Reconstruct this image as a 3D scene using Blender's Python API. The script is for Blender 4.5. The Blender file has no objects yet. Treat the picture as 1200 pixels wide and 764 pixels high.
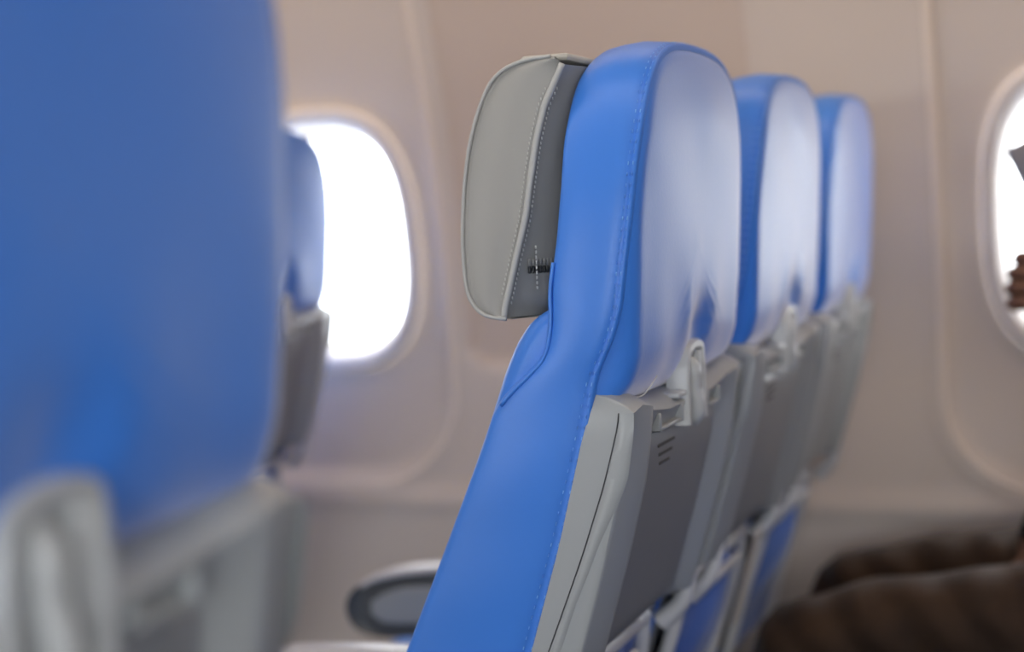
import bpy, bmesh, math, random
import numpy as np
from mathutils import Vector, Matrix
random.seed(4); rng = np.random.default_rng(4)
S = bpy.context.scene
C = S.collection

# ---------------------------------------------------------------- camera
FPX = 1950.0
def _axes():
    vp, slope = (1322.0, 215.0), -0.046
    n = np.array([(vp[0]-600)/FPX, (vp[1]-382)/FPX, 1.0]); n /= np.linalg.norm(n)
    q = np.array([(vp[0]-1600)/FPX, (vp[1]-1000*slope-382)/FPX, 1.0])
    up = np.cross(n, q); up /= np.linalg.norm(up)
    if up[1] > 0: up = -up
    x = np.cross(n, up)
    if x[0] < 0: x = -x
    return np.stack([x, n, up])
R = _axes()
cd = bpy.data.cameras.new('camera'); cam = bpy.data.objects.new('camera', cd); C.objects.link(cam)
cd.sensor_width = 36; cd.sensor_fit = 'HORIZONTAL'; cd.lens = FPX/1200*36
cd.clip_start = .02
right, upv, back = Vector(R[:, 0]), Vector(-R[:, 1]), Vector(-R[:, 2])
M = Matrix((right, upv, back)).transposed().to_4x4(); M.translation = (0, 0, 1.13)
cam.matrix_world = M
cd.dof.use_dof = True; cd.dof.focus_distance = 1.42; cd.dof.aperture_fstop = 2.6
S.camera = cam

# ---------------------------------------------------------------- world, exposure
SKY_NEAR, SKY_FAR = 23.0, 9.5
w = bpy.data.worlds.new('sky'); S.world = w; w.use_nodes = True
bg = w.node_tree.nodes['Background']; bg.inputs[0].default_value = (.93, .96, 1.0, 1); 
_nt = w.node_tree; _tc = _nt.nodes.new('ShaderNodeTexCoord'); _sp = _nt.nodes.new('ShaderNodeSeparateXYZ'); _mr = _nt.nodes.new('ShaderNodeMapRange')
_mr.inputs['From Min'].default_value = -.6; _mr.inputs['From Max'].default_value = .6
_mr.inputs['To Min'].default_value = SKY_NEAR; _mr.inputs['To Max'].default_value = SKY_FAR      # sky made brighter on the near side to light the left seat back
_nt.links.new(_tc.outputs['Generated'], _sp.inputs[0]); _nt.links.new(_sp.outputs['Y'], _mr.inputs[0]); _nt.links.new(_mr.outputs[0], bg.inputs[1])
vs = S.view_settings
vs.view_transform = 'Standard'; vs.look = 'None'; vs.gamma = 1; vs.use_curve_mapping = False
vs.exposure = 0.0
cy = S.cycles
cy.use_denoising = True; cy.max_bounces = 10; cy.diffuse_bounces = 6; cy.glossy_bounces = 4; cy.transparent_max_bounces = 12
cy.sample_clamp_indirect = 6
COVE_W, CEIL_W = 14.0, 8.0

# ---------------------------------------------------------------- helpers
def mesh_obj(name, V, F, mat, parent=None, sharp=None, kind=None):
    me = bpy.data.meshes.new(name)
    me.from_pydata([tuple(map(float, v)) for v in V], [], [tuple(int(i) for i in f) for f in F])
    me.validate()
    bm = bmesh.new(); bm.from_mesh(me)
    bmesh.ops.recalc_face_normals(bm, faces=bm.faces); bm.to_mesh(me); bm.free()
    me.polygons.foreach_set('use_smooth', [True]*len(me.polygons))
    if sharp: me.set_sharp_from_angle(angle=math.radians(sharp))
    if mat: me.materials.append(mat)
    o = bpy.data.objects.new(name, me); C.objects.link(o)
    if parent: o.parent = parent
    if kind: o['kind'] = kind
    return o
def grid_faces(nu, nv, off=0, close_u=False, close_v=False):
    F = []
    for i in range(nu if close_u else nu-1):
        for j in range(nv if close_v else nv-1):
            a, b = i, (i+1) % nu; c, d = j, (j+1) % nv
            F.append((off+a*nv+c, off+b*nv+c, off+b*nv+d, off+a*nv+d))
    return F
class MB:
    def __init__(s): s.V = []; s.F = []
    def add(s, V, F):
        o = len(s.V); s.V += [tuple(v) for v in V]; s.F += [tuple(i+o for i in f) for f in F]; return s
    def box(s, c, d, bev=0.0, seg=2, rot=None):
        bm = bmesh.new(); bmesh.ops.create_cube(bm, size=1)
        bmesh.ops.scale(bm, vec=d, verts=bm.verts)
        if bev: bmesh.ops.bevel(bm, geom=bm.edges[:], offset=bev, segments=seg, profile=.5, affect='EDGES')
        if rot is not None: bmesh.ops.transform(bm, matrix=rot.to_4x4(), verts=bm.verts)
        bmesh.ops.translate(bm, vec=c, verts=bm.verts)
        bm.verts.index_update()
        s.add([v.co[:] for v in bm.verts], [[v.index for v in f.verts] for f in bm.faces]); bm.free(); return s
    def tube(s, pts, r, n=10, squash=None):
        P = np.array(pts, float); m = len(P); rr = np.broadcast_to(r, (m,))
        T = np.gradient(P, axis=0); T /= np.linalg.norm(T, axis=1)[:, None]
        ref = np.array([0, 0, 1.]) if abs(T[0][2]) < .9 else np.array([0, 1., 0]); V = []
        for k in range(m):
            a = np.cross(T[k], ref); a /= np.linalg.norm(a); b = np.cross(a, T[k]); ref = b
            for q in range(n):
                t = 2*math.pi*q/n; V.append(P[k]+rr[k]*(a*math.cos(t)+b*math.sin(t)))
        F = grid_faces(m, n, close_v=True)+[tuple(range(n)), tuple(range((m-1)*n, m*n))]
        return s.add(V, F)
    def prism(s, poly, axis_pts):
        """poly: list of 2-D points mapped by fn; axis_pts: list of fns (one per loop) giving 3-D"""
        V = []; n = len(poly)
        for fn in axis_pts: V += [fn(p) for p in poly]
        F = grid_faces(len(axis_pts), n, close_v=True)+[tuple(range(n)), tuple(range((len(axis_pts)-1)*n, len(axis_pts)*n))]
        return s.add(V, F)
    def build(s, name, mat, parent=None, sharp=40, kind=None): return mesh_obj(name, s.V, s.F, mat, parent, sharp, kind)
def catmull(P, n, closed=False):
    P = np.array(P, float)
    if closed: Q = np.vstack([P[-1], P, P[0], P[1]])
    else: Q = np.vstack([2*P[0]-P[1], P, 2*P[-1]-P[-2]])
    m = len(P) if closed else len(P)-1; out = []
    dense = 24
    for i in range(m):
        a, b, c, d = Q[i], Q[i+1], Q[i+2], Q[i+3]
        for k in range(dense):
            t = k/dense
            out.append(.5*((2*b)+(-a+c)*t+(2*a-5*b+4*c-d)*t*t+(-a+3*b-3*c+d)*t**3))
    out.append(P[0] if closed else P[-1]); out = np.array(out)
    L = np.r_[0, np.cumsum(np.linalg.norm(np.diff(out, axis=0), axis=1))]
    u = np.linspace(0, L[-1], n+1)[:-1] if closed else np.linspace(0, L[-1], n)
    return np.stack([np.interp(u, L, out[:, k]) for k in range(out.shape[1])], 1)
def tab(pairs):
    a = sorted(pairs); zs = np.array([p[0] for p in a]); xs = np.array([p[1] for p in a])
    zz = np.linspace(zs[0], zs[-1], 500); xx = np.interp(zz, zs, xs)
    k = np.hanning(15); k /= k.sum(); pad = np.r_[2*xx[0]-xx[7:0:-1], xx, 2*xx[-1]-xx[-2:-9:-1]]
    xx = np.convolve(pad, k, 'valid')
    return lambda z: np.interp(z, zz, xx)
def sstep(a, b, x): t = np.clip((np.asarray(x, float)-a)/(b-a), 0, 1); return t*t*(3-2*t)
def empty(name, loc=(0, 0, 0)):
    o = bpy.data.objects.new(name, None); o.empty_display_size = .1; C.objects.link(o); o.location = loc; return o
def tag(o, label, cat, group=None):
    o['label'] = label; o['category'] = cat
    if group: o['group'] = group
    return o
def copy_tree(o, parent=None):
    c = o.copy(); C.objects.link(c)
    if parent: c.parent = parent
    for ch in list(o.children): copy_tree(ch, c)
    return c

# ---------------------------------------------------------------- materials
def lin(r, g, b): return tuple(((v/255)/12.92 if v/255 <= .04045 else ((v/255+.055)/1.055)**2.4) for v in (r, g, b))
def mat(name, col, rough=.5, spec=.5, metal=0, bump=0, bscale=300, var=0, vscale=6, coat=0, crough=.2, sheen=0, dist=.001, detail=3):
    m = bpy.data.materials.new(name); m.use_nodes = True
    nt = m.node_tree; b = nt.nodes['Principled BSDF']
    b.inputs['Base Color'].default_value = (*col, 1); b.inputs['Roughness'].default_value = rough
    b.inputs['Specular IOR Level'].default_value = spec; b.inputs['Metallic'].default_value = metal
    b.inputs['Coat Weight'].default_value = coat; b.inputs['Coat Roughness'].default_value = crough
    b.inputs['Sheen Weight'].default_value = sheen
    tc = nt.nodes.new('ShaderNodeTexCoord')
    if bump:
        n = nt.nodes.new('ShaderNodeTexNoise'); n.inputs['Scale'].default_value = bscale; n.inputs['Detail'].default_value = detail
        bp = nt.nodes.new('ShaderNodeBump'); bp.inputs['Strength'].default_value = bump; bp.inputs['Distance'].default_value = dist
        nt.links.new(tc.outputs['Object'], n.inputs['Vector']); nt.links.new(n.outputs['Fac'], bp.inputs['Height'])
        nt.links.new(bp.outputs['Normal'], b.inputs['Normal'])
    if var:
        n = nt.nodes.new('ShaderNodeTexNoise'); n.inputs['Scale'].default_value = vscale
        mx = nt.nodes.new('ShaderNodeMix'); mx.data_type = 'RGBA'
        mx.inputs[6].default_value = (*[c*(1-var) for c in col], 1); mx.inputs[7].default_value = (*[min(1, c*(1+var)) for c in col], 1)
        nt.links.new(tc.outputs['Object'], n.inputs['Vector']); nt.links.new(n.outputs['Fac'], mx.inputs[0])
        nt.links.new(mx.outputs[2], b.inputs['Base Color'])
    return m
BLUE = (.045, .205, .70)
m_blue = mat('blue_leather', BLUE, .42, .5, bump=.12, bscale=420, var=.05, dist=.0006)
m_blue_back = mat('blue_leather_haze', BLUE, .42, .40, bump=.15, bscale=260, var=.06, dist=.0008, sheen=.65)
_b = m_blue_back.node_tree.nodes['Principled BSDF']; _b.inputs['Sheen Roughness'].default_value = .35; _b.inputs['Sheen Tint'].default_value = (1, .93, .88, 1)  # warm sheen tint stands in for the hazy sidewall reflection on the leather
m_stitch = mat('blue_thread', (.20, .45, .90), .6)
m_grey_leather = mat('grey_leather', (.36, .35, .325), .48, .45, bump=.12, bscale=380, var=.05, dist=.0006)
m_grey_leather_back = mat('grey_leather_back', (.30, .30, .29), .5, .4, bump=.12, bscale=380)
m_pale_thread = mat('pale_thread', (.62, .62, .60), .6)
m_shell = mat('grey_plastic', (.33, .345, .35), .36, .5, bump=.05, bscale=900, var=.03)
m_tray = mat('grey_tray_plastic', (.23, .235, .24), .42, .45, bump=.05, bscale=900)
m_latch = mat('pale_grey_plastic', (.47, .48, .48), .32, .5)
m_dark = mat('dark_plastic', (.03, .032, .036), .4, .5)
m_arm = mat('dark_armrest_plastic', (.06, .065, .07), .38, .5)
m_arm_in = mat('grey_armrest_inlay', (.27, .285, .30), .45, .4)
m_arm_top = mat('armrest_cap', (.45, .46, .5), .3, .5)  # window light on the armrest top is put into this pale colour
m_pocket_frame = mat('pale_pocket_frame', (.62, .62, .63), .35, .5)
m_navy = mat('navy_cloth', (.012, .025, .06), .8)
m_card = mat('card', (.55, .50, .45), .5)
m_red = mat('red_print', (.35, .03, .04), .5)
m_metal = mat('brushed_metal', (.5, .5, .5), .35, metal=1)
m_wall = mat('sidewall_plastic', (.60, .53, .475), .5, .35, var=.02, vscale=3)
m_lower = mat('lower_sidewall_plastic', (.57, .52, .475), .55, .3, var=.02, vscale=3)
m_blank = mat('blank_window_panel', (.555, .465, .40), .5, .3, var=.02, vscale=3)  # tan panel tone with warm bounce light put into the colour
m_trim = mat('pan_edge_trim', (.74, .65, .57), .4, .4)
m_frame = mat('window_frame_plastic', (.70, .66, .64), .4, .4)
m_shade = mat('window_shade_plastic', (.62, .44, .32), .5, .3)
m_ceil = mat('ceiling_panel', (.7, .66, .62), .6)
m_floor = mat('cabin_carpet', (.09, .09, .11), .95, .1, bump=.4, bscale=600, var=.2, vscale=200)
m_aft_dark = mat('dark_aft_wall', (.24, .21, .19), .9, .1)  # no curtain known: unseen aft wall darkened to cut bounce on the seat backs
m_bulk = mat('bulkhead_panel', (.55, .5, .46), .55)
m_bluecloth = mat('blue_pocket_cloth', (.03, .12, .48), .7, .3, bump=.2, bscale=500, sheen=.2)
def glass_mat():
    m = bpy.data.materials.new('window_glass'); m.use_nodes = True; nt = m.node_tree; nt.nodes.clear()
    o = nt.nodes.new('ShaderNodeOutputMaterial'); mx = nt.nodes.new('ShaderNodeMixShader')
    t = nt.nodes.new('ShaderNodeBsdfTransparent'); g = nt.nodes.new('ShaderNodeBsdfGlossy')
    t.inputs[0].default_value = (.96, .97, .97, 1); g.inputs['Roughness'].default_value = .05
    mx.inputs[0].default_value = .035; nt.links.new(t.outputs[0], mx.inputs[1]); nt.links.new(g.outputs[0], mx.inputs[2])
    nt.links.new(mx.outputs[0], o.inputs[0]); return m
m_glass = glass_mat()
def emit_mat(name, col, s):
    m = bpy.data.materials.new(name); m.use_nodes = True; nt = m.node_tree; b = nt.nodes['Principled BSDF']
    b.inputs['Base Color'].default_value = (*col, 1); b.inputs['Emission Color'].default_value = (*col, 1); b.inputs['Emission Strength'].default_value = s
    return m

# ---------------------------------------------------------------- the cabin
X0, X1 = -3.4, 3.2
RC, ZC = 1.80, .84
WALL_FAR, WALL_NEAR = 2.88, -.78
YMID = (WALL_FAR+WALL_NEAR)/2
CEIL = 2.05
def sag(z): return RC-np.sqrt(np.maximum(RC*RC-(np.asarray(z, float)-ZC)**2, .01))
WX = [-2.354, -1.894, -1.434, -.048, .406, .866, 1.326, 1.786]      # one frame of the row has no window
WZ, WW, WH = 1.089, .180, .2485                                            # centre and half sizes of the bezel
def inside(x, z, cx_, a, b): return (np.abs(x-cx_)/a)**2.9+(np.abs(z-WZ)/b)**2.9
def relief(x, z):
    """inboard relief of the sidewall: shallow pans round the windows, panel seams, the ledge over the lower panel"""
    d = np.zeros_like(x)
    def pan(xa, xb, za=.625, zb=1.75, r=.16, e=.03):
        cx_, cz_ = (xa+xb)/2, (za+zb)/2; hx, hz = (xb-xa)/2, (zb-za)/2
        qx = np.abs(x-cx_)-hx+r; qz = np.abs(z-cz_)-hz+r
        sd = np.minimum(np.maximum(qx, qz), 0)+np.hypot(np.maximum(qx, 0), np.maximum(qz, 0))-r
        return 1-sstep(-e, e*.3, sd), np.exp(-((sd-.004)/.012)**2)
    for xa, xb in ((-2.17, -1.20), (-.305, .655), (.67, 1.59), (-3.1, -2.19)):
        p, rim = pan(xa, xb); d += -.018*p+.007*rim
    p, rim = pan(-1.165, -.595, .842, 1.9, .05, .015); d += -.012*p
    for sx in (-.395, -1.185, -.60, -3.1, 1.62): d += -.003*np.exp(-((x-sx)/.004)**2)
    d += .010*np.exp(-((z-.60)/.016)**2)+.006*(1-sstep(.585, .6, z))
    return d
def wall_mesh(name, side):
    xs = np.arange(X0, X1+.001, .0125); zs = np.r_[np.arange(0, .5, .05), np.arange(.5, 1.6, .0125), np.arange(1.6, CEIL+.06, .05)]
    Xg, Zg = np.meshgrid(xs, zs, indexing='ij')
    nv = len(zs); F = []; low = []
    hole = np.ones_like(Xg)*9; hc = np.zeros_like(Xg)
    for c in WX:
        h = inside(Xg, Zg, c, WW-.006, WH-.006); hc = np.where(h < hole, c, hole*0+hc); hole = np.minimum(hole, h)
    # snap the rim of each opening to its outline
    cut = hole < 1
    kx = np.where(cut, np.maximum(hole, 1e-6)**(-1/2.9), 1.0)
    near = cut & (hole > .3)
    Xg = np.where(near, hc+(Xg-hc)*kx, Xg); Zg = np.where(near, WZ+(Zg-WZ)*kx, Zg)
    inb = sag(Zg)+relief(Xg, Zg)
    Yg = WALL_FAR-inb if side > 0 else WALL_NEAR+inb
    V = np.stack([Xg, Yg, Zg], -1).reshape(-1, 3)
    for i in range(len(xs)-1):
        for j in range(nv-1):
            if max(hole[i, j], hole[i+1, j], hole[i, j+1], hole[i+1, j+1]) < 1: continue
            F.append((i*nv+j, (i+1)*nv+j, (i+1)*nv+j+1, i*nv+j+1)); low.append(zs[j] < .585)
    o = mesh_obj(name, V, F, m_wall, kind='structure')
    o.data.materials.append(m_lower); o.data.materials.append(m_blank)
    for p, l in zip(o.data.polygons, low):
        c = p.center; p.material_index = 1 if l else (2 if side > 0 and -1.16 < c.x < -.60 and c.z > .85 and not (c.x < -1.12 and c.z < .89 and math.hypot(c.x+1.12, c.z-.89) > .042) else 0)
    return o
def supell(a, b, n=72, p=2.9):
    t = np.linspace(0, 2*np.pi, n, endpoint=False)
    c, s_ = np.cos(t), np.sin(t)
    return np.stack([a*np.sign(c)*np.abs(c)**(2/p), b*np.sign(s_)*np.abs(s_)**(2/p)], 1)
wn = [0]
def window(cx_, side, shade):
    """frame ring with its reveal, pane, pull-down shade; shade = fraction drawn down"""
    wn[0] += 1
    def P(q, dep):
        z = WZ+q[1]; tilt = sag(z)
        return (cx_+q[0], (WALL_FAR-tilt+dep) if side > 0 else (WALL_NEAR+tilt-dep), z)
    root = empty('window_%d' % wn[0], P((0, 0), 0)); root['kind'] = 'structure'
    L = root.location
    loops = [(WW+.003, WH+.003, .016), (WW, WH, .002), (WW-.006, WH-.006, -.003), (WW-.016, WH-.016, -.002), (WW-.028, WH-.030, .006), (WW-.034, WH-.042, .03), (WW-.037, WH-.046, .06)]
    V = []
    for a, b, dep in loops: V += [Vector(P(q, dep))-L for q in supell(a, b)]
    mesh_obj('window_frame', V, grid_faces(len(loops), 72, close_v=True), m_frame, root)
    pts = supell(WW-.035, WH-.043)
    V = [Vector(P(q, .058))-L for q in pts]+[Vector(P(q, .062))-L for q in pts]+[Vector(P((0, 0), .058))-L, Vector(P((0, 0), .062))-L]
    mesh_obj('pane', V, grid_faces(2, 72, close_v=True)+[(i, (i+1) % 72, 144) for i in range(72)]+[(72+i, 72+(i+1) % 72, 145) for i in range(72)], m_glass, root)
    zb = WZ+WH-.03-shade*(2*WH-.06)
    zz = np.linspace(zb, WZ+WH-.006, 14); V = []
    for z in zz:
        k = max(0, 1-(abs(z-WZ)/(WH-.004))**2.9)**(1/2.9)*(WW-.004)
        for sgn in (-1, 1):
            V.append(Vector(P((sgn*k, z-WZ), .042))-L); V.append(Vector(P((sgn*k, z-WZ), .046))-L)
    F = []
    for i in range(13):
        a = i*4; b = a+4; F += [(a, a+2, b+2, b), (a+1, b+1, b+3, a+3)]
    F += [(0, 1, 3, 2)]
    sh = mesh_obj('window_shade', V, F, m_shade, root, 30)
    mb = MB().box(Vector(P((0, zb-WZ+.008), .038))-L, (2*(WW-.05) if shade < .95 else .2, .008, .014), .003)
    mb.build('shade_handle', m_shade, sh)
    # daylight enters here
    ld = bpy.data.lights.new('window_portal', 'AREA'); ld.shape = 'RECTANGLE'; ld.size = 2*WW-.06; ld.size_y = 2*WH-.06
    ld.cycles.is_portal = True
    lo = bpy.data.objects.new('window_portal', ld); C.objects.link(lo); lo.parent = root
    lo.location = Vector(P((0, 0), .07))-L; lo.rotation_euler = (math.radians(-90 if side > 0 else 90), 0, 0)
    return root
wall_mesh('wall_far', 1); wall_mesh('wall_near', -1)
def edge_trim(n, sgn, xe):
    r, zb = .165, .622
    path = [(xe, 1.95), (xe, 1.5), (xe, 1.1), (xe, zb+r+.05), (xe, zb+r)]
    path += [(xe+sgn*r*(1-math.cos(a)), zb+r-r*math.sin(a)) for a in np.linspace(.2, 1.57, 7)]+[(xe+sgn*(r+.2), zb), (xe+sgn*(r+.45), zb)]
    P_ = catmull(path, 110)
    rad = np.interp(np.arange(110), [0, 60, 85, 109], [.0085, .0085, .006, .004])
    MB().tube([(x, WALL_FAR-float(sag(z))+.001, z) for x, z in P_], rad, 10).build('trim_%d' % n, m_trim, kind='structure')
edge_trim(1, 1, -.300); edge_trim(2, -1, -1.195)
for c in WX: window(c, 1, .05 if c < -1.2 else (.75 if c > .3 else 0.0))  # aft shades out of view, drawn down to dim the seat backs
for c in WX: window(c, -1, .85 if c > 1 else 0.03)  # unseen aft shades on this side drawn to cut light from behind
def slab(name, x0, x1, y0, y1, z0, z1, m): return MB().box(((x0+x1)/2, (y0+y1)/2, (z0+z1)/2), (x1-x0, y1-y0, z1-z0)).build(name, m, kind='structure')
slab('floor', X0, X1, WALL_NEAR, WALL_FAR, -.06, 0, m_floor)
slab('ceiling', X0, X1, WALL_NEAR+.1, WALL_FAR-.1, CEIL, CEIL+.05, m_ceil)
slab('wall_front', X0-.05, X0, WALL_NEAR-.05, WALL_FAR+.05, -.06, CEIL+.05, m_bulk)
slab('wall_back', X1, X1+.05, WALL_NEAR-.05, WALL_FAR+.05, -.06, CEIL+.05, m_aft_dark)  # aft end out of view, kept dark to dim the rear faces
def strip_lamp(y, z, width, col, watts, tilt, label):
    t = tag(empty('strip_lamp', (-.5, y, z)), label, 'lamp', 'strip lamps along the cabin')
    MB().box((0, 0, .03), (5.4, width+.04, .03), .006).build('housing', m_ceil, t)
    MB().box((0, 0, .006), (5.36, width, .016), .004).build('diffuser', emit_mat('lamp_diffuser', col, 2.0), t)
    ld = bpy.data.lights.new('strip_light', 'AREA'); ld.shape = 'RECTANGLE'; ld.size = 5.3; ld.size_y = width; ld.energy = watts; ld.color = col
    lo = bpy.data.objects.new('strip_light', ld); C.objects.link(lo); lo.parent = t; lo.location = (0, 0, -.012)
    t.rotation_euler = (tilt, 0, 0)
strip_lamp(2.12, CEIL-.06, .10, (1, .74, .52), COVE_W, math.radians(18), 'warm strip lamp under the ceiling along the window wall')
strip_lamp(1.04, CEIL-.05, .22, (1, .90, .80), CEIL_W, 0, 'broad strip lamp on the ceiling above the aisle')

# ---------------------------------------------------------------- the seat (built once, copied)
OX = -.65                                    # seat origin, floor under the cushion
def Q(x, y, z): return (x-OX, y, z)
xr = tab([(.40, -.625), (.60, -.545), (.744, -.495), (.839, -.465), (.943, -.437), (.987, -.428), (1.02, -.412), (1.045, -.404), (1.124, -.393), (1.195, -.386), (1.25, -.382), (1.275, -.382)])
xf = tab([(.40, -.775), (.60, -.690), (.738, -.623), (.836, -.578), (.93, -.536), (.955, -.527), (.975, -.512), (.995, -.487), (1.01, -.474), (1.03, -.469), (1.069, -.468), (1.105, -.462), (1.15, -.458), (1.192, -.457), (1.24, -.452), (1.275, -.444)])
OUT = [(.20, .40), (.206, .6), (.211, .80), (.214, .95), (.214, 1.03), (.2125, 1.08), (.209, 1.12), (.2025, 1.16), (.190, 1.20), (.170, 1.235), (.142, 1.258), (.10, 1.272), (.05, 1.277), (0, 1.278)]
def outline():
    L = [(-y, z) for y, z in OUT]; Rr = [(y, z) for y, z in OUT[:-1]][::-1]
    return catmull(L+Rr, 220)
OL = outline()
def out_normal():
    T = np.gradient(OL, axis=0); T /= np.linalg.norm(T, axis=1)[:, None]
    return np.stack([-T[:, 1], T[:, 0]], 1)
NL = out_normal()
def build_seat():
    root = empty('airline_seat')
    # blue side band of the back cover, front edge to rear seam
    prof = [(-.02, -.020), (0, -.006), (.03, -.001), (.08, .001), (.25, .003), (.5, .0045), (.75, .003), (.90, .001), (.927, -.0014), (.945, .001), (.982, .0005), (.995, -.0022), (1.0, -.0055)]
    V = []
    for (y, z), n in zip(OL, NL):
        a, b = float(xf(z)), float(xr(z))
        wr = .0007*math.sin(z*55+y*20)+.0006*math.sin(z*31)
        for s, e in prof:
            V.append(Q(a+(b-a)*s, y+n[0]*(e+wr*math.sin(math.pi*max(s, 0))), z+n[1]*(e+wr*math.sin(math.pi*max(s, 0)))))
    band = mesh_obj('back_cover', V, grid_faces(len(OL), len(prof)), m_blue, root)
    # stitches along the rear seam, one row each side
    mb = MB()
    d = np.r_[0, np.cumsum(np.linalg.norm(np.diff(OL, axis=0), axis=1))]
    for sfrac, e in ((.895, .0018), (.955, .0016)):
        for u in np.arange(.05, d[-1]-.05, .0052):
            k = int(np.searchsorted(d, u)); k = min(max(k, 1), len(OL)-2)
            y, z = OL[k]; n = NL[k]; z_t = (OL[k+1]-OL[k-1]); z_t /= np.linalg.norm(z_t)
            a, b = float(xf(z)), float(xr(z)); dx = (float(xr(OL[k+1][1]))-float(xr(OL[k-1][1])))/max(np.linalg.norm(OL[k+1]-OL[k-1]), 1e-6)
            c = np.array(Q(a+(b-a)*sfrac, y+n[0]*e, z+n[1]*e)); t = np.array([dx, z_t[0], z_t[1]]); t /= np.linalg.norm(t)
            nn = np.array([0, n[0], n[1]]); sd = np.cross(t, nn)
            h = t*.0016; w_ = sd*.00045; o_ = nn*.0006
            mb.add([c-h-w_, c-h+w_, c+h+w_, c+h-w_, c-h*.6-w_*.6+o_, c-h*.6+w_*.6+o_, c+h*.6+w_*.6+o_, c+h*.6-w_*.6+o_],
                   [(4, 5, 6, 7), (0, 1, 5, 4), (1, 2, 6, 5), (2, 3, 7, 6), (3, 0, 4, 7)])
    mb.build('stitching', m_stitch, band, None)
    # rear panel of the cover
    sel = OL[OL[:, 1] >= .955]; nsel = NL[OL[:, 1] >= .955]
    border = [tuple(p-n*.0055) for p, n in zip(sel, nsel)]
    bot = [(y, .952) for y in np.linspace(sel[-1][0]-.006, sel[0][0]+.006, 60)]
    ring = np.array(border+bot); cen = np.array([0, 1.09])
    rs = [0, .012, .03, .06, .10, .15, .21, .28, .36, .45, .55, .65, .75, .85, .94]
    V = []
    xp = tab([(.95, -.432), (.962, -.42), (.978, -.408), (1.0, -.401), (1.05, -.3965), (1.12, -.392), (1.20, -.3855), (1.28, -.383)])
    def dep(y, z, r):
        k = 1-(1-min(r/.09, 1))**2
        b = (float(xp(z))-float(xr(z)))*k+.003*(1-(1-min(r/.05, 1))**2)+.003*(1-(1-min(r/.6, 1))**2)
        g = lambda cy_, cz_, sy, sz: math.exp(-((y-cy_)/sy)**2-((z-cz_)/sz)**2)
        b += -.007*g(.02, 1.012, .03, .020)-.004*g(.02, .985, .075, .02)
        b += .0035*g(.062+.25*(z-1.02), 1.02, .009, .030)+.0022*g(-.03-.3*(z-1.02), 1.03, .008, .02)
        b += .0009*math.sin(60*y+9*z)*min(r/.2, 1)*math.exp(-((z-1.0)/.07)**2)+.0007*math.sin(23*y+31*z)*min(r/.2, 1)
        b += .0016*g(.03, 1.21, .05, .02)-.0012*g(-.01, 1.185, .04, .012)
        return b
    for r in rs:
        for p in ring:
            y, z = cen+(p-cen)*(1-r)
            V.append(Q(float(xr(z))-.0005+dep(y, z, r), y, z))
    n = len(ring); V.append(Q(float(xr(1.09))+dep(0, 1.09, 1), 0, 1.09))
    F = grid_faces(len(rs), n, close_v=True)+[((len(rs)-1)*n+i, (len(rs)-1)*n+(i+1) % n, len(rs)*n) for i in range(n)]
    back = mesh_obj('back_panel', V, F, m_blue_back, root)
    # loose thread at the lower corner
    MB().tube(catmull([Q(-.4165, -.165, .962), Q(-.408, -.15, .962), Q(-.4045, -.135, .968), Q(-.3985, -.13, .978)], 14), .0007, 5).build('thread', m_pale_thread, back)
    # front cushion below the headrest
    V = []; zs = np.r_[np.linspace(.44, .9, 14), np.linspace(.92, 1.045, 18)]
    pf = tab([(.40, -.79), (.60, -.695), (.738, -.627), (.836, -.582), (.943, -.537), (.99, -.519), (1.015, -.507), (1.035, -.492), (1.045, -.474)])
    for z in zs:
        wv = float(np.interp(z, OL[:111, 1], -OL[:111, 0]))-.003
        a = float(pf(z)); b = float(xf(z))+.02
        sec = [(b, -wv+.004), (min(a+.022, b), -wv), (a+.008, -wv+.004), (a, -wv+.020), (a-.002, -wv*.75), (a+.004, -wv*.4), (a+.008, 0)]
        sec = sec+[(x, -y) for x, y in sec[-2::-1]]
        V += [Q(x, y, z) for x, y in sec]
    F = grid_faces(len(zs), 13)+[tuple(range(13)), tuple(range((len(zs)-1)*13, len(zs)*13))]
    fc = mesh_obj('front_cushion', V, F, m_blue, root, 50)
    seam = [(.962, -.519), (.975, -.506), (.99, -.489), (1.005, -.476), (1.03, -.470), (1.06, -.469), (1.085, -.4655)]
    for sgn in (-1, 1):
        mb = MB()
        pts = catmull([Q(x+.002, sgn*(float(np.interp(z, OL[:111, 1], -OL[:111, 0]))+.0008), z) for z, x in seam], 24)
        mb.tube(pts, .0018, 6)
        mb.build('seam', m_blue, fc, None)
    # headrest: block with angled wings, piping and a zipper in its rear face
    hf = [(1.036, -0.5200), (1.039, -0.5380), (1.046, -0.5480), (1.06, -0.5555), (1.09, -0.5580), (1.123, -0.5570), (1.16, -0.5530), (1.19, -0.5470), (1.215, -0.5390), (1.235, -0.5300), (1.247, -0.5210), (1.256, -0.5070), (1.261, -0.4880), (1.262, -0.4680)]
    hr = tab([(1.03, -0.5200), (1.045, -0.5180), (1.06, -0.5135), (1.09, -0.5050), (1.123, -0.4950), (1.16, -0.4880), (1.19, -0.4820), (1.22, -0.4730), (1.245, -0.4600), (1.265, -0.4500)])
    HW = .196
    C2 = catmull([(x, z) for z, x in hf], 44)
    V = []; rows = []
    ys = [(-1, 0), (-1, .3), (-.985, .75), (-.955, 1), (-.9, 1), (-.75, 1), (-.5, 1), (-.25, 1), (0, 1)]
    ys = ys+[(-a, b) for a, b in ys[-2::-1]]
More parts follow.
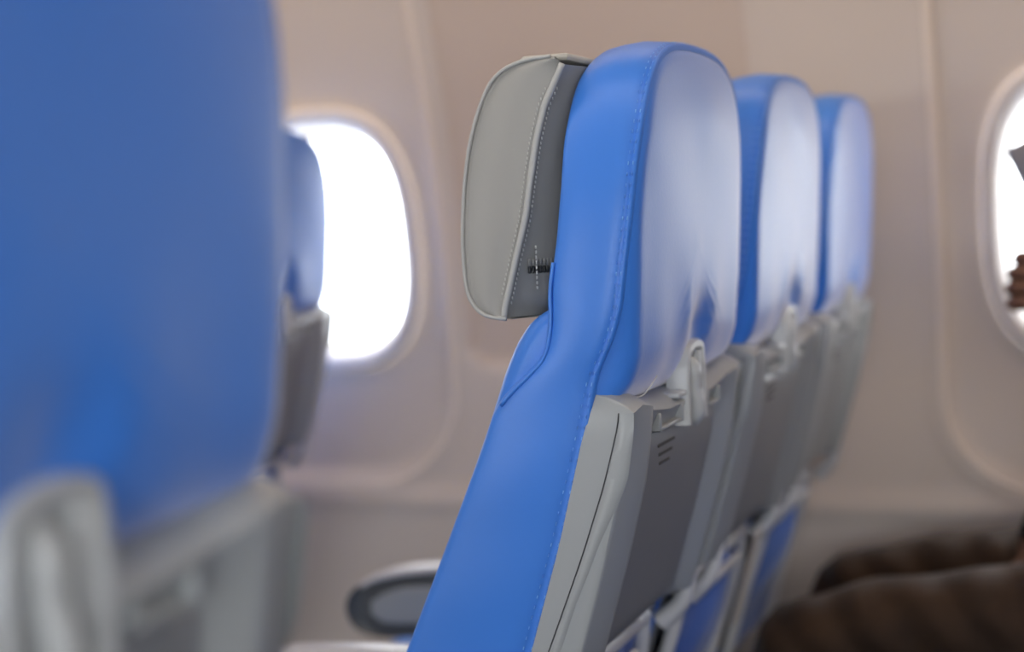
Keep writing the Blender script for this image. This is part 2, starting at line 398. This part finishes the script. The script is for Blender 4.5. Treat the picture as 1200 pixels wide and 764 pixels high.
    # each row along the front curve; across y the front sinks toward the middle (winged shape)
    for x, z in C2:
        for t, k in ys:
            bow = .018*(1-abs(t)**2.2)
            xx = x+bow*min(1, max(0, (1.25-z)/.12))-.004*(k) + .004
            V.append(Q(xx+.006*(1-k), t*HW*(1-.02*(1-k)), z+(.002*(k-.5) if z > 1.2 else 0)))
    nU, nV = len(C2), len(ys)
    F = grid_faces(nU, nV)
    # side faces: strips from the front curve back to the rear piping, then the angled rear face in to the seat
    for side in (0, nV-1):
        sg = -1 if side == 0 else 1
        base = len(V); cols = [0, .12, .35, .6, .85, 1.0]
        for i, (x, z) in enumerate(C2):
            zr = 1.0365+(z-1.036)*(1.2555-1.0365)/(1.262-1.036); xe = max(float(hr(zr)), x+.002)
            for s in cols:
                puff = .005*math.sin(math.pi*min(1, s*1.0))
                V.append(Q(x+.006+(xe-x-.006)*s, sg*(HW*.98+puff-.004*s), z+(zr-z)*s))
        F += grid_faces(nU, 6, base)
    head = mesh_obj('headrest', V, F, m_grey_leather, root, 55)
    V = []; base = 0
    rz = np.linspace(1.0365, 1.2555, 30)
    ry = np.array([-.977, -.95, -.9, -.82, -.74, -.6, -.3, 0, .3, .6, .74, .82, .9, .95, .977])
    for z in rz:
        xe = float(hr(z))
        for t in ry:
            k = sstep(.977, .74, abs(t)); xin = max(float(xf(z))-.001, xe) if z > 1.05 else xe+.03
            V.append(Q(xe+(xin-xe)*k-.003*math.sin(math.pi*k), t*HW, z))
    hb = mesh_obj('headrest_back', V, grid_faces(len(rz), len(ry)), m_grey_leather_back, head)
    bz = np.array([(-.525, 1.0385), (-.512, 1.0355), (-.49, 1.037)])
    V = [];
    for x, z in bz:
        for t in ry: V.append(Q(x, t*HW, z))
    mesh_obj('headrest_base', V, grid_faces(3, len(ry)), m_grey_leather_back, head)
    m_pip = mat('grey_piping', (.46, .46, .44), .45)
    for sg in (-1, 1):
        pip = MB(); pip.tube(catmull([Q(float(hr(z)), sg*(HW*.98-.0005), z) for z in np.linspace(1.037, 1.2555, 26)], 60), .0030, 8)
        pip.build('piping', m_pip, head, None); pip = MB()
        pip.tube([Q(x+.004, sg*(HW*.985+.001), z) for x, z in C2], .0018, 8)
        pip.build('piping', m_pip, head, None)
    for sg in (-1, 1):
        st = MB()
        for z in np.arange(1.05, 1.235, .0042):
            st.box(Q(float(hr(z))-.006, sg*(HW*.98-.0012), z), (.0007, .001, .0024))
            k = sstep(.977, .74, .95); 
            st.box(Q(float(hr(z))+.0035, sg*(HW*.965-.002), z), (.0007, .0016, .0024))
        for z in np.arange(1.062, 1.1, .0045): st.box(Q(-.4915, sg*(HW*.90+.0005), z), (.0012, .0012, .003))
        st.build('stitching', m_pale_thread, head, None)
    for sg in (-1, 1):
        zp = MB(); tp = MB()
        for k, (t0, t1) in enumerate(((.90, .74),)):
            for z_, h_, m_ in ((1.078, .0065, zp),):
                xa, xb = float(hr(z_))+.004, float(xf(z_))-.003
                for u in np.linspace(0, 1, 12):
                    xx = -.497+(-.470+.497)*u; yy = sg*HW*(.905-.16*u)
                    m_.box(Q(xx-.0006, yy+sg*.0012, z_), (.0025, .0035, h_), .0006, 1)
                    tp.box(Q(xx, yy+sg*.0022, z_+.007), (.0028, .004, .006), .0012, 1)
        zp.build('zipper', m_dark, head, None); tp.build('zipper_flap', m_grey_leather_back, head, None)
    fl = MB().box(Q(-.482, 0, 1.264), (.045, .32, .007), .003, 2); fl.build('headrest_flap', mat('pale_flap', (.50, .48, .43), .6), head)
    # shell behind the back
    xs = tab([(.42, -.60), (.60, -.545), (.685, -.519), (.70, -.51), (.712, -.455), (.74, -.4445), (.82, -.420), (.89, -.4015), (.94, -.394), (.96, -.3935), (.972, -.40)])
    half = [(.2145, 0, 1), (.2150, .35, 1), (.2150, .70, 1), (.2148, .80, 0), (.2135, 1, -.0095), (.2105, 1, -.0085), (.19, 1, -.004), (.173, 1, 0), (.167, 1, .0002), (.162, 1, -.0015), (.143, 1, -.0165), (.137, 1, -.018), (.08, 1, -.018), (0, 1, -.018)]
    vv = np.r_[0, .006, .015, .03, .05, .08, np.linspace(.12, 1, 26)]
    V = []
    for v in vv:
        row = []
        for y, k, off in half:
            top = .976-.018*float(sstep(.20, .10, y))-.005*float(sstep(.195, .215, y))
            z = top+(.43-top)*v
            a, b = float(xr(z))-.004, float(xs(z))
            if v < .03: b = a+(b-a)*(v/.03)**.5
            if y > .2 : b -= .0
            o_ = off if k == 1 and off < .5 else 0
            if v < .08: o_ = min(o_, 0)*(v/.08)+max(o_, 0)*(v/.08)
            x = a+(b-a)*k*(.97 if .9 <= k < 1 else 1)+o_
            wv = y-(.006*(1-min(1, v/.05))**2 if y > .19 else 0)
            row.append((x, wv, z))
        V += [Q(x, -y, z) for x, y, z in row]+[Q(x, y, z) for x, y, z in row[-2::-1]]
    nc = 2*len(half)-1
    shell = mesh_obj('back_shell', V, grid_faces(len(vv), nc), m_shell, root, 42)
    # side trim: a raised scalloped plate bounded by a parting line
    pl0 = lambda z: float(np.interp(z, [.70, .74, .95], [.16, .22, .60])); sc1 = lambda z: float(np.interp(z, [.70, .74, .79, .84, .87, .90, .95], [.40, .45, .52, .66, .80, .92, .93]))
    for sg in (-1, 1):
        zs = np.linspace(.715, .955, 40); V = []
        for z in zs:
            a, b = float(xr(z)), float(xs(z)); f0, f1 = pl0(z), max(sc1(z), pl0(z)+.1)
            for f_, e in ((f0+.02, -.001), (f0+.05, .0018), ((f0+f1)/2, .0022), (f1-.06, .0020), (f1, -.001)):
                V.append(Q(a+(b-a)*f_, sg*(.2150+e*float(sstep(.955, .925, z))), z))
        mesh_obj('side_trim', V, grid_faces(40, 5), m_shell, shell, 60)
        MB().tube([Q(float(xr(z))+(float(xs(z))-float(xr(z)))*pl0(z), sg*.2152, z) for z in np.linspace(.715, .955, 30)], .0006, 6).build('parting_line', m_dark, shell, None)
    # folded tray table with a header slot and placard
    zs = np.linspace(.718, .922, 22); V = []
    sec = [(-.135, -.018), (-.135, -.010), (-.133, -.0075), (-.128, -.007), (0, -.0065), (.128, -.007), (.133, -.0075), (.135, -.010), (.135, -.018)]
    for i, z in enumerate(zs):
        e = -.004 if i in (0, len(zs)-1) else 0
        for y, o_ in sec: V.append(Q(float(xs(z))-.006+o_+e, y, z))
    F = grid_faces(22, 9)+[tuple(range(9)), tuple(range(21*9, 22*9))]
    tray = mesh_obj('tray_table', V, F, m_tray, root, 40)
    for y0, y1 in ((-.118, -.035), (.065, .118)):
        fr = MB()
        for (a, b, z0, z1) in ((y0, y1, .925, .9285), (y0, y0+.004, .925, .942), (y1-.004, y1, .925, .942)):
            fr.box(Q(float(xs((z0+z1)/2))-.010, (a+b)/2, (z0+z1)/2), (.010, b-a, z1-z0), .001, 1)
        fr.build('header_slot', m_shell, tray)
    m_plac = mat('placard_print', (.09, .088, .085), .9, .1)
    for k in range(3):
        z = .908-k*.009; MB().box(Q(float(xs(z))-.0126, -.06, z), (.0012, .06-.012*k, .003), .0003, 1).build('placard_line', m_plac, tray)
    for sg in (-1, 1):
        pts = catmull([Q(-.452, sg*.178, .745), Q(-.458, sg*.180, .72), Q(-.468, sg*.182, .695), Q(-.492, sg*.184, .672)], 14)
        MB().tube(pts, np.interp(np.linspace(0, 1, 14), [0, .5, 1], [.006, .009, .012]), 10).build('tray_arm', m_pocket_frame, tray)
    # latch: arched housing over the cushion edge with a turning paddle
    yc = .015; XL = -.398
    lt = MB()
    arch = [(-.037, .918), (-.0365, .955), (-.034, .980), (-.025, .993), (0, .998), (.026, .996), (.0345, .987), (.037, .958), (.037, .918)]
    A = catmull(arch, 40); N = np.gradient(A, axis=0); N /= np.linalg.norm(N, axis=1)[:, None]; N = np.stack([N[:, 1], -N[:, 0]], 1)
    V = []
    for (y, z), n_ in zip(A, N):
        for o_, d_ in ((0, -.022), (0, -.003), (.002, 0), (.008, 0), (.010, -.003), (.010, -.022)):
            V.append(Q(XL+d_+.06*min(0, .95-z)*0, yc+y+n_[0]*o_, z+n_[1]*o_))
    lt.add(V, grid_faces(40, 6, close_v=True)+[tuple(range(6)), tuple(range(39*6, 40*6))])
    latch = lt.build('latch', m_latch, root, 40)
    MB().box(Q(XL-.012, yc-.050, .950), (.02, .03, .006), .002, 2).build('latch_foot', m_latch, latch)
    MB().box(Q(XL-.011, yc, .955), (.010, .062, .076), .003, 2).build('latch_plate', m_shell, latch)
    pd = MB(); P_ = catmull([Q(XL-.010, yc-.004, .983), Q(XL-.003, yc-.006, .970), Q(XL-.003, yc-.005, .950), Q(XL-.001, yc-.002, .932), Q(XL-.006, yc, .915)], 16)
    pd.tube(P_, np.interp(np.linspace(0, 1, 16), [0, .15, .5, .85, 1], [.004, .0075, .0075, .0095, .005]), 12)
    pd.build('latch_paddle', m_latch, latch, None)
    MB().box(Q(XL-.007, yc+.020, .962), (.012, .010, .05), .003, 2).build('latch_stop', m_latch, latch)
    # literature pocket low on the back
    zt, xt = .682, -.505
    MB().tube([Q(xt, y, zt+.002) for y in np.linspace(-.16, .16, 12)], .0095, 10).build('pocket_rim', m_pocket_frame, root)
    MB().tube([Q(xt+.012, y, zt-.018) for y in np.linspace(-.14, .08, 12)], .0055, 8).build('pocket_bar', m_pocket_frame, root)
    for sg in (-1, 1):
        MB().tube(catmull([Q(xt, sg*.16, zt+.002), Q(xt-.010, sg*.168, zt-.05), Q(xt-.045, sg*.17, zt-.15), Q(xt-.075, sg*.16, zt-.25)], 20), .0085, 10).build('pocket_strut', m_pocket_frame, root)
    zs = np.linspace(zt-.005, .43, 16); V = []
    for i, z in enumerate(zs):
        u = i/15
        for y in np.linspace(-.16, .16, 17):
            bul = .035*math.sin(math.pi*min(1, u*1.1+.12))*(1-(y/.165)**2)+.004*math.sin(40*y+9*u)
            V.append(Q(float(xs(z))+.004+max(bul, 0)*(1-.3*u)+.004*(1-u), y, z))
    mesh_obj('literature_pocket', V, grid_faces(16, 17), m_bluecloth, root)
    # seat base
    MB().box(Q(-.90, 0, .388), (.50, .43, .13), .045, 5).build('seat_cushion', m_blue, root)
    MB().box(Q(-.86, 0, .315), (.46, .40, .05), .012, 2).build('seat_frame', m_dark, root)
    for sx in (-1.0, -.70):
        MB().tube([Q(sx, .15, .31), Q(sx+.02, .15, .012)], .016, 12).box(Q(sx+.02, .15, .01), (.09, .04, .02), .005).build('leg', m_metal, root)
        MB().tube([Q(sx, -.15, .31), Q(sx+.02, -.15, .012)], .016, 12).box(Q(sx+.02, -.15, .01), (.09, .04, .02), .005).build('leg', m_metal, root)
    # armrest on the window side
    ya = .246
    prof2 = catmull([(-.66, .600), (-.85, .603), (-1.0, .596), (-1.08, .583), (-1.125, .565), (-1.143, .540), (-1.138, .512), (-1.115, .494), (-1.06, .490), (-.9, .510), (-.66, .520)], 70)
    V = []; n = len(prof2); cen2 = np.array([-.95, .555])
    for y, sc in ((-.022, .90), (-.026, .96), (-.0275, .985), (-.027, 1), (.027, 1), (.0275, .985), (.026, .96), (.022, .9)):
        for p in prof2:
            d_ = cen2-p; q = p+d_*np.array([.02/.2, .11])*(1-sc)*8*.5
            V.append(Q(q[0], ya+y*.9, q[1]))
    F = grid_faces(8, n, close_v=True)+[tuple(range(n)), tuple(range(7*n, 8*n))]
    arm = mesh_obj('armrest', V, F, m_arm, root, 50)
    inl = catmull([(-.70, .575), (-1.0, .572), (-1.07, .561), (-1.10, .542), (-1.098, .524), (-1.07, .512), (-.95, .518), (-.70, .535)], 40)
    for sg in (-1, 1):
        V = [Q(x, ya+sg*.0245, z) for x, z in inl]+[Q(x, ya+sg*.0262, z+(.002 if z < .55 else -.002)) for x, z in inl]
        mesh_obj('inlay', V, grid_faces(2, 40, close_v=True)+[tuple(range(40)), tuple(range(40, 80))], m_arm_in, arm, 40)
    top = [(-.665, .602), (-.85, .606), (-1.0, .599), (-1.08, .586), (-1.115, .571)]
    T = catmull(top, 24); V = []
    for x, z in T:
        for y, o_ in ((-.027, -.006), (-.027, -.001), (-.02, .003), (0, .0045), (.02, .003), (.027, -.001), (.027, -.006)): V.append(Q(x, ya+y, z+o_))
    mesh_obj('armrest_cap', V, grid_faces(24, 7)+[tuple(range(7)), tuple(range(23*7, 24*7))], m_arm_top, arm, 50)
    MB().box(Q(-.67, .232, .555), (.06, .05, .07), .01, 2).build('armrest_pivot', m_dark, arm)
    return root
GR = 'blue leather airline seats'
seat = build_seat()
def place(o, x, y, z, lab):
    o.location = (x, y, z); return tag(o, lab, 'seat', GR)
YA = 1.564
place(seat, OX, YA, 0, 'sharp blue aisle seat with grey headrest, first of the row of three')
place(copy_tree(seat), OX, YA+.49, 0, 'middle seat of the row of three, between the aisle and window seats')
place(copy_tree(seat), OX, YA+.98, 0, 'blue seat at the window end of the row of three, before the brown knees')
place(copy_tree(seat), OX+.012, YA-1.05, .038, 'large blurred blue seat back across the aisle with latch at its base')
place(copy_tree(seat), OX-.978, YA+.98, .008, 'distant blue seat in front of the bright window, half hidden by the large seat back')
place(copy_tree(seat), OX+1.06, YA+.90, 0, 'blue seat the passenger in brown trousers sits on')

mid = place(copy_tree(seat), OX+1.06, YA+.41, 0, 'blue middle seat added in the passenger row, mostly hidden, to shade the seat backs ahead')  # added seat, blocks low light from the backs of the row ahead
for ch in list(mid.children_recursive):                         # this row shares the passenger's raised armrest
    if ch.name.split('.')[0] in ('armrest', 'inlay', 'armrest_cap', 'armrest_pivot'): bpy.data.objects.remove(ch)
place(copy_tree(seat), OX+1.06, YA-.08, 0, 'blue aisle seat added in the passenger row, mostly hidden, to shade the seat backs ahead')  # also added for the shading on the backs in front

# card in the pocket of the middle seat
kd = MB().box((0, 0, 0), (.002, .035, .13), .0006, 1, Matrix.Rotation(math.radians(17), 3, 'Y'))
card = tag(kd.build('safety_card', m_card), 'beige card tucked into the blue pocket of the middle seat', 'card')
card.location = (-.478, YA+.49+.06, .64)

# ---------------------------------------------------------------- the passenger
def skin(name, chain, radii, edges, mat_, parent=None, levels=2, root_i=0):
    me = bpy.data.meshes.new(name); me.from_pydata(chain, edges, [])
    o = bpy.data.objects.new(name, me); C.objects.link(o)
    sk = o.modifiers.new('s', 'SKIN'); sk.use_smooth_shade = True
    for i, r in enumerate(radii):
        d = me.skin_vertices[0].data[i]; d.radius = (r, r) if np.isscalar(r) else r; d.use_root = (i == root_i)
    sb = o.modifiers.new('u', 'SUBSURF'); sb.levels = levels; sb.render_levels = levels
    bpy.context.view_layer.update()
    dg = bpy.context.evaluated_depsgraph_get()
    m2 = bpy.data.meshes.new_from_object(o.evaluated_get(dg)); o.modifiers.clear(); o.data = m2
    m2.materials.clear(); m2.materials.append(mat_)
    m2.polygons.foreach_set('use_smooth', [True]*len(m2.polygons))
    if parent: o.parent = parent
    return o
def trouser_mat():
    m = mat('brown_trousers', (.035, .020, .012), .75, .2, sheen=.1)
    nt = m.node_tree; b = nt.nodes['Principled BSDF']
    tc = nt.nodes.new('ShaderNodeTexCoord'); mp = nt.nodes.new('ShaderNodeMapping'); mp.inputs['Rotation'].default_value = (0, math.radians(35), 0)
    wv = nt.nodes.new('ShaderNodeTexWave'); wv.inputs['Scale'].default_value = 4.5; wv.inputs['Distortion'].default_value = 3; wv.inputs['Detail'].default_value = 2
    bp = nt.nodes.new('ShaderNodeBump'); bp.inputs['Distance'].default_value = .02; bp.inputs['Strength'].default_value = .5
    rp = nt.nodes.new('ShaderNodeValToRGB'); rp.color_ramp.elements[0].color = (.014, .009, .007, 1); rp.color_ramp.elements[1].color = (.075, .040, .020, 1)
    nz = nt.nodes.new('ShaderNodeTexNoise'); nz.inputs['Scale'].default_value = 14
    nt.links.new(tc.outputs['Object'], mp.inputs[0]); nt.links.new(mp.outputs[0], wv.inputs[0]); nt.links.new(wv.outputs['Fac'], bp.inputs['Height'])
    nt.links.new(bp.outputs[0], b.inputs['Normal']); nt.links.new(tc.outputs['Object'], nz.inputs[0]); nt.links.new(nz.outputs['Fac'], rp.inputs[0])
    nt.links.new(rp.outputs[0], b.inputs['Base Color']); return m
m_skin = mat('brown_skin', (.16, .075, .045), .5, .4, var=.1, vscale=20)
m_trou = trouser_mat(); m_jack = mat('dark_blue_jacket', (.018, .022, .032), .75, .3, bump=.3, bscale=90, dist=.004)
m_hair = mat('dark_hair', (.01, .008, .007), .6); m_shoe = mat('black_shoe', (.012, .012, .012), .4)
px, py_, pz = .10, 2.43, .585                                   # pelvis
body = empty('person', (px, py_, 0))
tag(body, 'seated passenger in brown trousers and dark jacket holding a grey phone at the window', 'person')
def rel(p): return (p[0]-px, p[1]-py_, p[2])
kn, kf = (-.458, 2.265, .515), (-.440, 2.60, .517)
hand = (-.115, 2.47, .985)
J = {}
names, pts, rad, ed = [], [], [], []
def j(n, p, r, frm=None):
    names.append(n); pts.append(rel(p)); rad.append(r); J[n] = len(pts)-1
    if frm: ed.append((J[frm], J[n]))
j('pelvis', (px, py_, pz), (.12, .15)); j('belly', (px+.02, py_, .72), (.115, .145), 'pelvis'); j('chest', (px+.05, py_, .92), (.115, .155), 'belly')
j('neckb', (px+.05, py_, 1.08), .062, 'chest'); j('neck', (px+.035, py_, 1.15), .055, 'neckb'); j('head', (px+.01, py_, 1.24), (.085, .075), 'neck'); j('crown', (px+.02, py_, 1.32), (.075, .07), 'head')
for s, k, K in ((-1, 'a', kn), (1, 'b', kf)):
    j('hip'+k, (px-.04, py_+s*.10, pz-.005), .090, 'pelvis'); j('thigh'+k, ((px+K[0])/2, (py_+s*.1+K[1])/2, .540), .073, 'hip'+k)
    j('knee'+k, K, .066, 'thigh'+k); j('shin'+k, (K[0]+.015, K[1], .30), .055, 'knee'+k); j('ankle'+k, (K[0]+.04, K[1], .095), .038, 'shin'+k); j('toe'+k, (K[0]-.10, K[1], .05), .032, 'ankle'+k)
    j('sho'+k, (px+.05, py_+s*.19, 1.02), .060, 'chest')
j('elba', (px+.00, py_-.27, .80), .044, 'shoa'); j('wra', (-.092, 2.375, .935), .030, 'elba'); j('palma', (-.104, 2.40, .992), (.026, .038), 'wra')
j('elbb', (px-.02, py_+.25, .77), .044, 'shob'); j('wrb', (-.115, 2.54, .640), .029, 'elbb'); j('palmb', (-.125, 2.47, .585), (.022, .036), 'wrb')
skin_o = skin('body', pts, rad, ed, m_skin, body)
# fingers of both hands, each its own short bent chain
def finger(p0, p1, p2, p3, r):
    MB().tube(catmull([rel(p0), rel(p1), rel(p2), rel(p3)], 14), np.interp(np.linspace(0, 1, 14), [0, .9, 1], [r, r*.85, r*.4]), 10).build('finger', m_skin, body, None)
for i in range(4):                                              # raised hand, fingers stacked downward, curling round the phone's edge
    z = 1.037-.0205*i; l = (.9, 1, .96, .8)[i]; f_ = .002*(i-1.5)**2-.010-.003*i
    finger((-.100, 2.405, z-.004), (-.129+f_, 2.412, z-.004), (-.137+f_, 2.432, z-.006), (-.127, 2.450, z-.008), .0130*(.92+.1*l))
finger((-.085, 2.42, 1.01), (-.092, 2.440, 1.035), (-.098, 2.452, 1.05), (-.102, 2.460, 1.058), .011)
for i in range(4):
    x = -.155+.021*i
    finger((x, 2.462, .580), (x-.006, 2.436, .555), (x-.008, 2.424, .525), (x-.004, 2.421, .50), .0095)
finger((-.145, 2.49, .595), (-.17, 2.475, .575), (-.185, 2.462, .555), (-.19, 2.455, .54), .0105)
seg = [(np.array(pts[a]), np.array(pts[b]), names[a], names[b]) for a, b in ed]
LEG = ('pelvis', 'hip', 'thigh', 'knee', 'shin', 'ankle'); TOP = ('belly', 'chest', 'neckb', 'sho', 'elb', 'wr')
bco = np.array([v.co[:] for v in skin_o.data.vertices]); bno = np.array([v.normal[:] for v in skin_o.data.vertices])
def base(n): return n if n in ('pelvis', 'belly', 'chest', 'neckb', 'neck', 'head', 'crown') else n[:-1]
lab = []
for c in bco:
    best = None
    for a, b, na, nb in seg:
        t = np.clip(np.dot(c-a, b-a)/max(np.dot(b-a, b-a), 1e-9), 0, 1); d = np.linalg.norm(c-a-t*(b-a))
        if best is None or d < best[0]: best = (d, base(na), base(nb), t)
    d, na, nb, t = best
    if nb == 'toe': l = 'shoe' if t > .0 else 'leg'
    elif nb == 'ankle': l = 'leg' if t < .93 else 'shoe'
    elif nb == 'palm': l = 'top' if t < .12 else 'skin'
    elif nb == 'neck': l = 'top' if t < .25 else 'skin'
    elif nb in ('head', 'crown'): l = 'skin'
    elif nb == 'belly': l = 'leg' if t < .45 else 'top'
    elif nb in LEG: l = 'leg'
    else: l = 'top'
    lab.append(l)
def garment(name, which, grow, m, fold=0.0):
    keep = []
    for p in skin_o.data.polygons:
        if sum(lab[i] == which for i in p.vertices) >= (len(p.vertices)+1)//2: keep.append(tuple(p.vertices))
    used = sorted({i for f in keep for i in f}); mp = {a: k for k, a in enumerate(used)}
    V = []
    for i in used:
        c, n = bco[i], bno[i]
        f_ = fold*(math.sin(26*(c[0]*.8+c[2]*1.1)+3*math.sin(7*c[1])+2*math.sin(11*c[0]))+.6*math.sin(47*(c[0]-.5*c[2])+11*c[1]))
        V.append(c+n*(grow+f_))
    o = mesh_obj(name, V, [tuple(mp[i] for i in f) for f in keep], m, body)
    sd = o.modifiers.new('thickness', 'SOLIDIFY'); sd.thickness = .003; sd.offset = -1
    return o
garment('trousers', 'leg', .011, m_trou, .0035)
garment('jacket', 'top', .013, m_jack, .002)
garment('shoes', 'shoe', .010, m_shoe)
hm = bmesh.new(); bmesh.ops.create_uvsphere(hm, u_segments=24, v_segments=14, radius=1)
for v in list(hm.verts):
    if v.co.z < -.25 or (v.co.x < -.35 and v.co.z < .45): hm.verts.remove(v)
bmesh.ops.transform(hm, matrix=Matrix.Translation(rel((px+.025, py_, 1.285))) @ Matrix.Diagonal((.108, .09, .112, 1)), verts=hm.verts)
bmesh.ops.solidify(hm, geom=hm.faces[:], thickness=.01)
me = bpy.data.meshes.new('hair'); hm.to_mesh(me); hm.free(); me.materials.append(m_hair); me.polygons.foreach_set('use_smooth', [True]*len(me.polygons))
ho = bpy.data.objects.new('hair', me); C.objects.link(ho); ho.parent = body
fx = px-.085
MB().tube([rel((fx+.012, py_, 1.265)), rel((fx-.010, py_, 1.235)), rel((fx-.014, py_, 1.222)), rel((fx+.012, py_, 1.215))], [.008, .012, .014, .010], 10).build('nose', m_skin, body, None)
MB().tube([rel((fx+.012, py_-.024, 1.193)), rel((fx-.002, py_, 1.195)), rel((fx+.012, py_+.024, 1.193))], [.004, .008, .004], 8).build('mouth', mat('lips', (.15, .05, .04), .5), body, None)
for s in (-1, 1):
    e = bmesh.new(); bmesh.ops.create_uvsphere(e, u_segments=14, v_segments=10, radius=.012); bmesh.ops.translate(e, vec=rel((fx+.012, py_+s*.031, 1.262)), verts=e.verts)
    me = bpy.data.meshes.new('eye'); e.to_mesh(me); e.free(); me.materials.append(mat('eye_white', (.6, .58, .55), .3)); eo = bpy.data.objects.new('eye', me); C.objects.link(eo); eo.parent = body
    MB().tube([rel((px+.02, py_+s*.084, 1.215)), rel((px+.03, py_+s*.09, 1.24)), rel((px+.035, py_+s*.09, 1.265)), rel((px+.02, py_+s*.086, 1.272))], [.006, .011, .012, .006], 8).build('ear', m_skin, body, None)
# phone in the raised hand
ph = MB().box((0, 0, 0), (.075, .009, .150), .006, 3)
phone = ph.build('phone', mat('grey_phone', (.17, .18, .23), .35, .5), None)
MB().box((0, .0046, 0), (.066, .001, .135), .0003, 1).build('screen', m_dark, phone)
MB().box((.02, -.0052, .055), (.02, .003, .022), .001, 2).build('lens_block', m_dark, phone)
phone.location = (-.106, 2.500, 1.130); phone.rotation_euler = (math.radians(-16), math.radians(-18), math.radians(38))
tag(phone, 'grey phone held up against the bright right-hand window', 'phone')
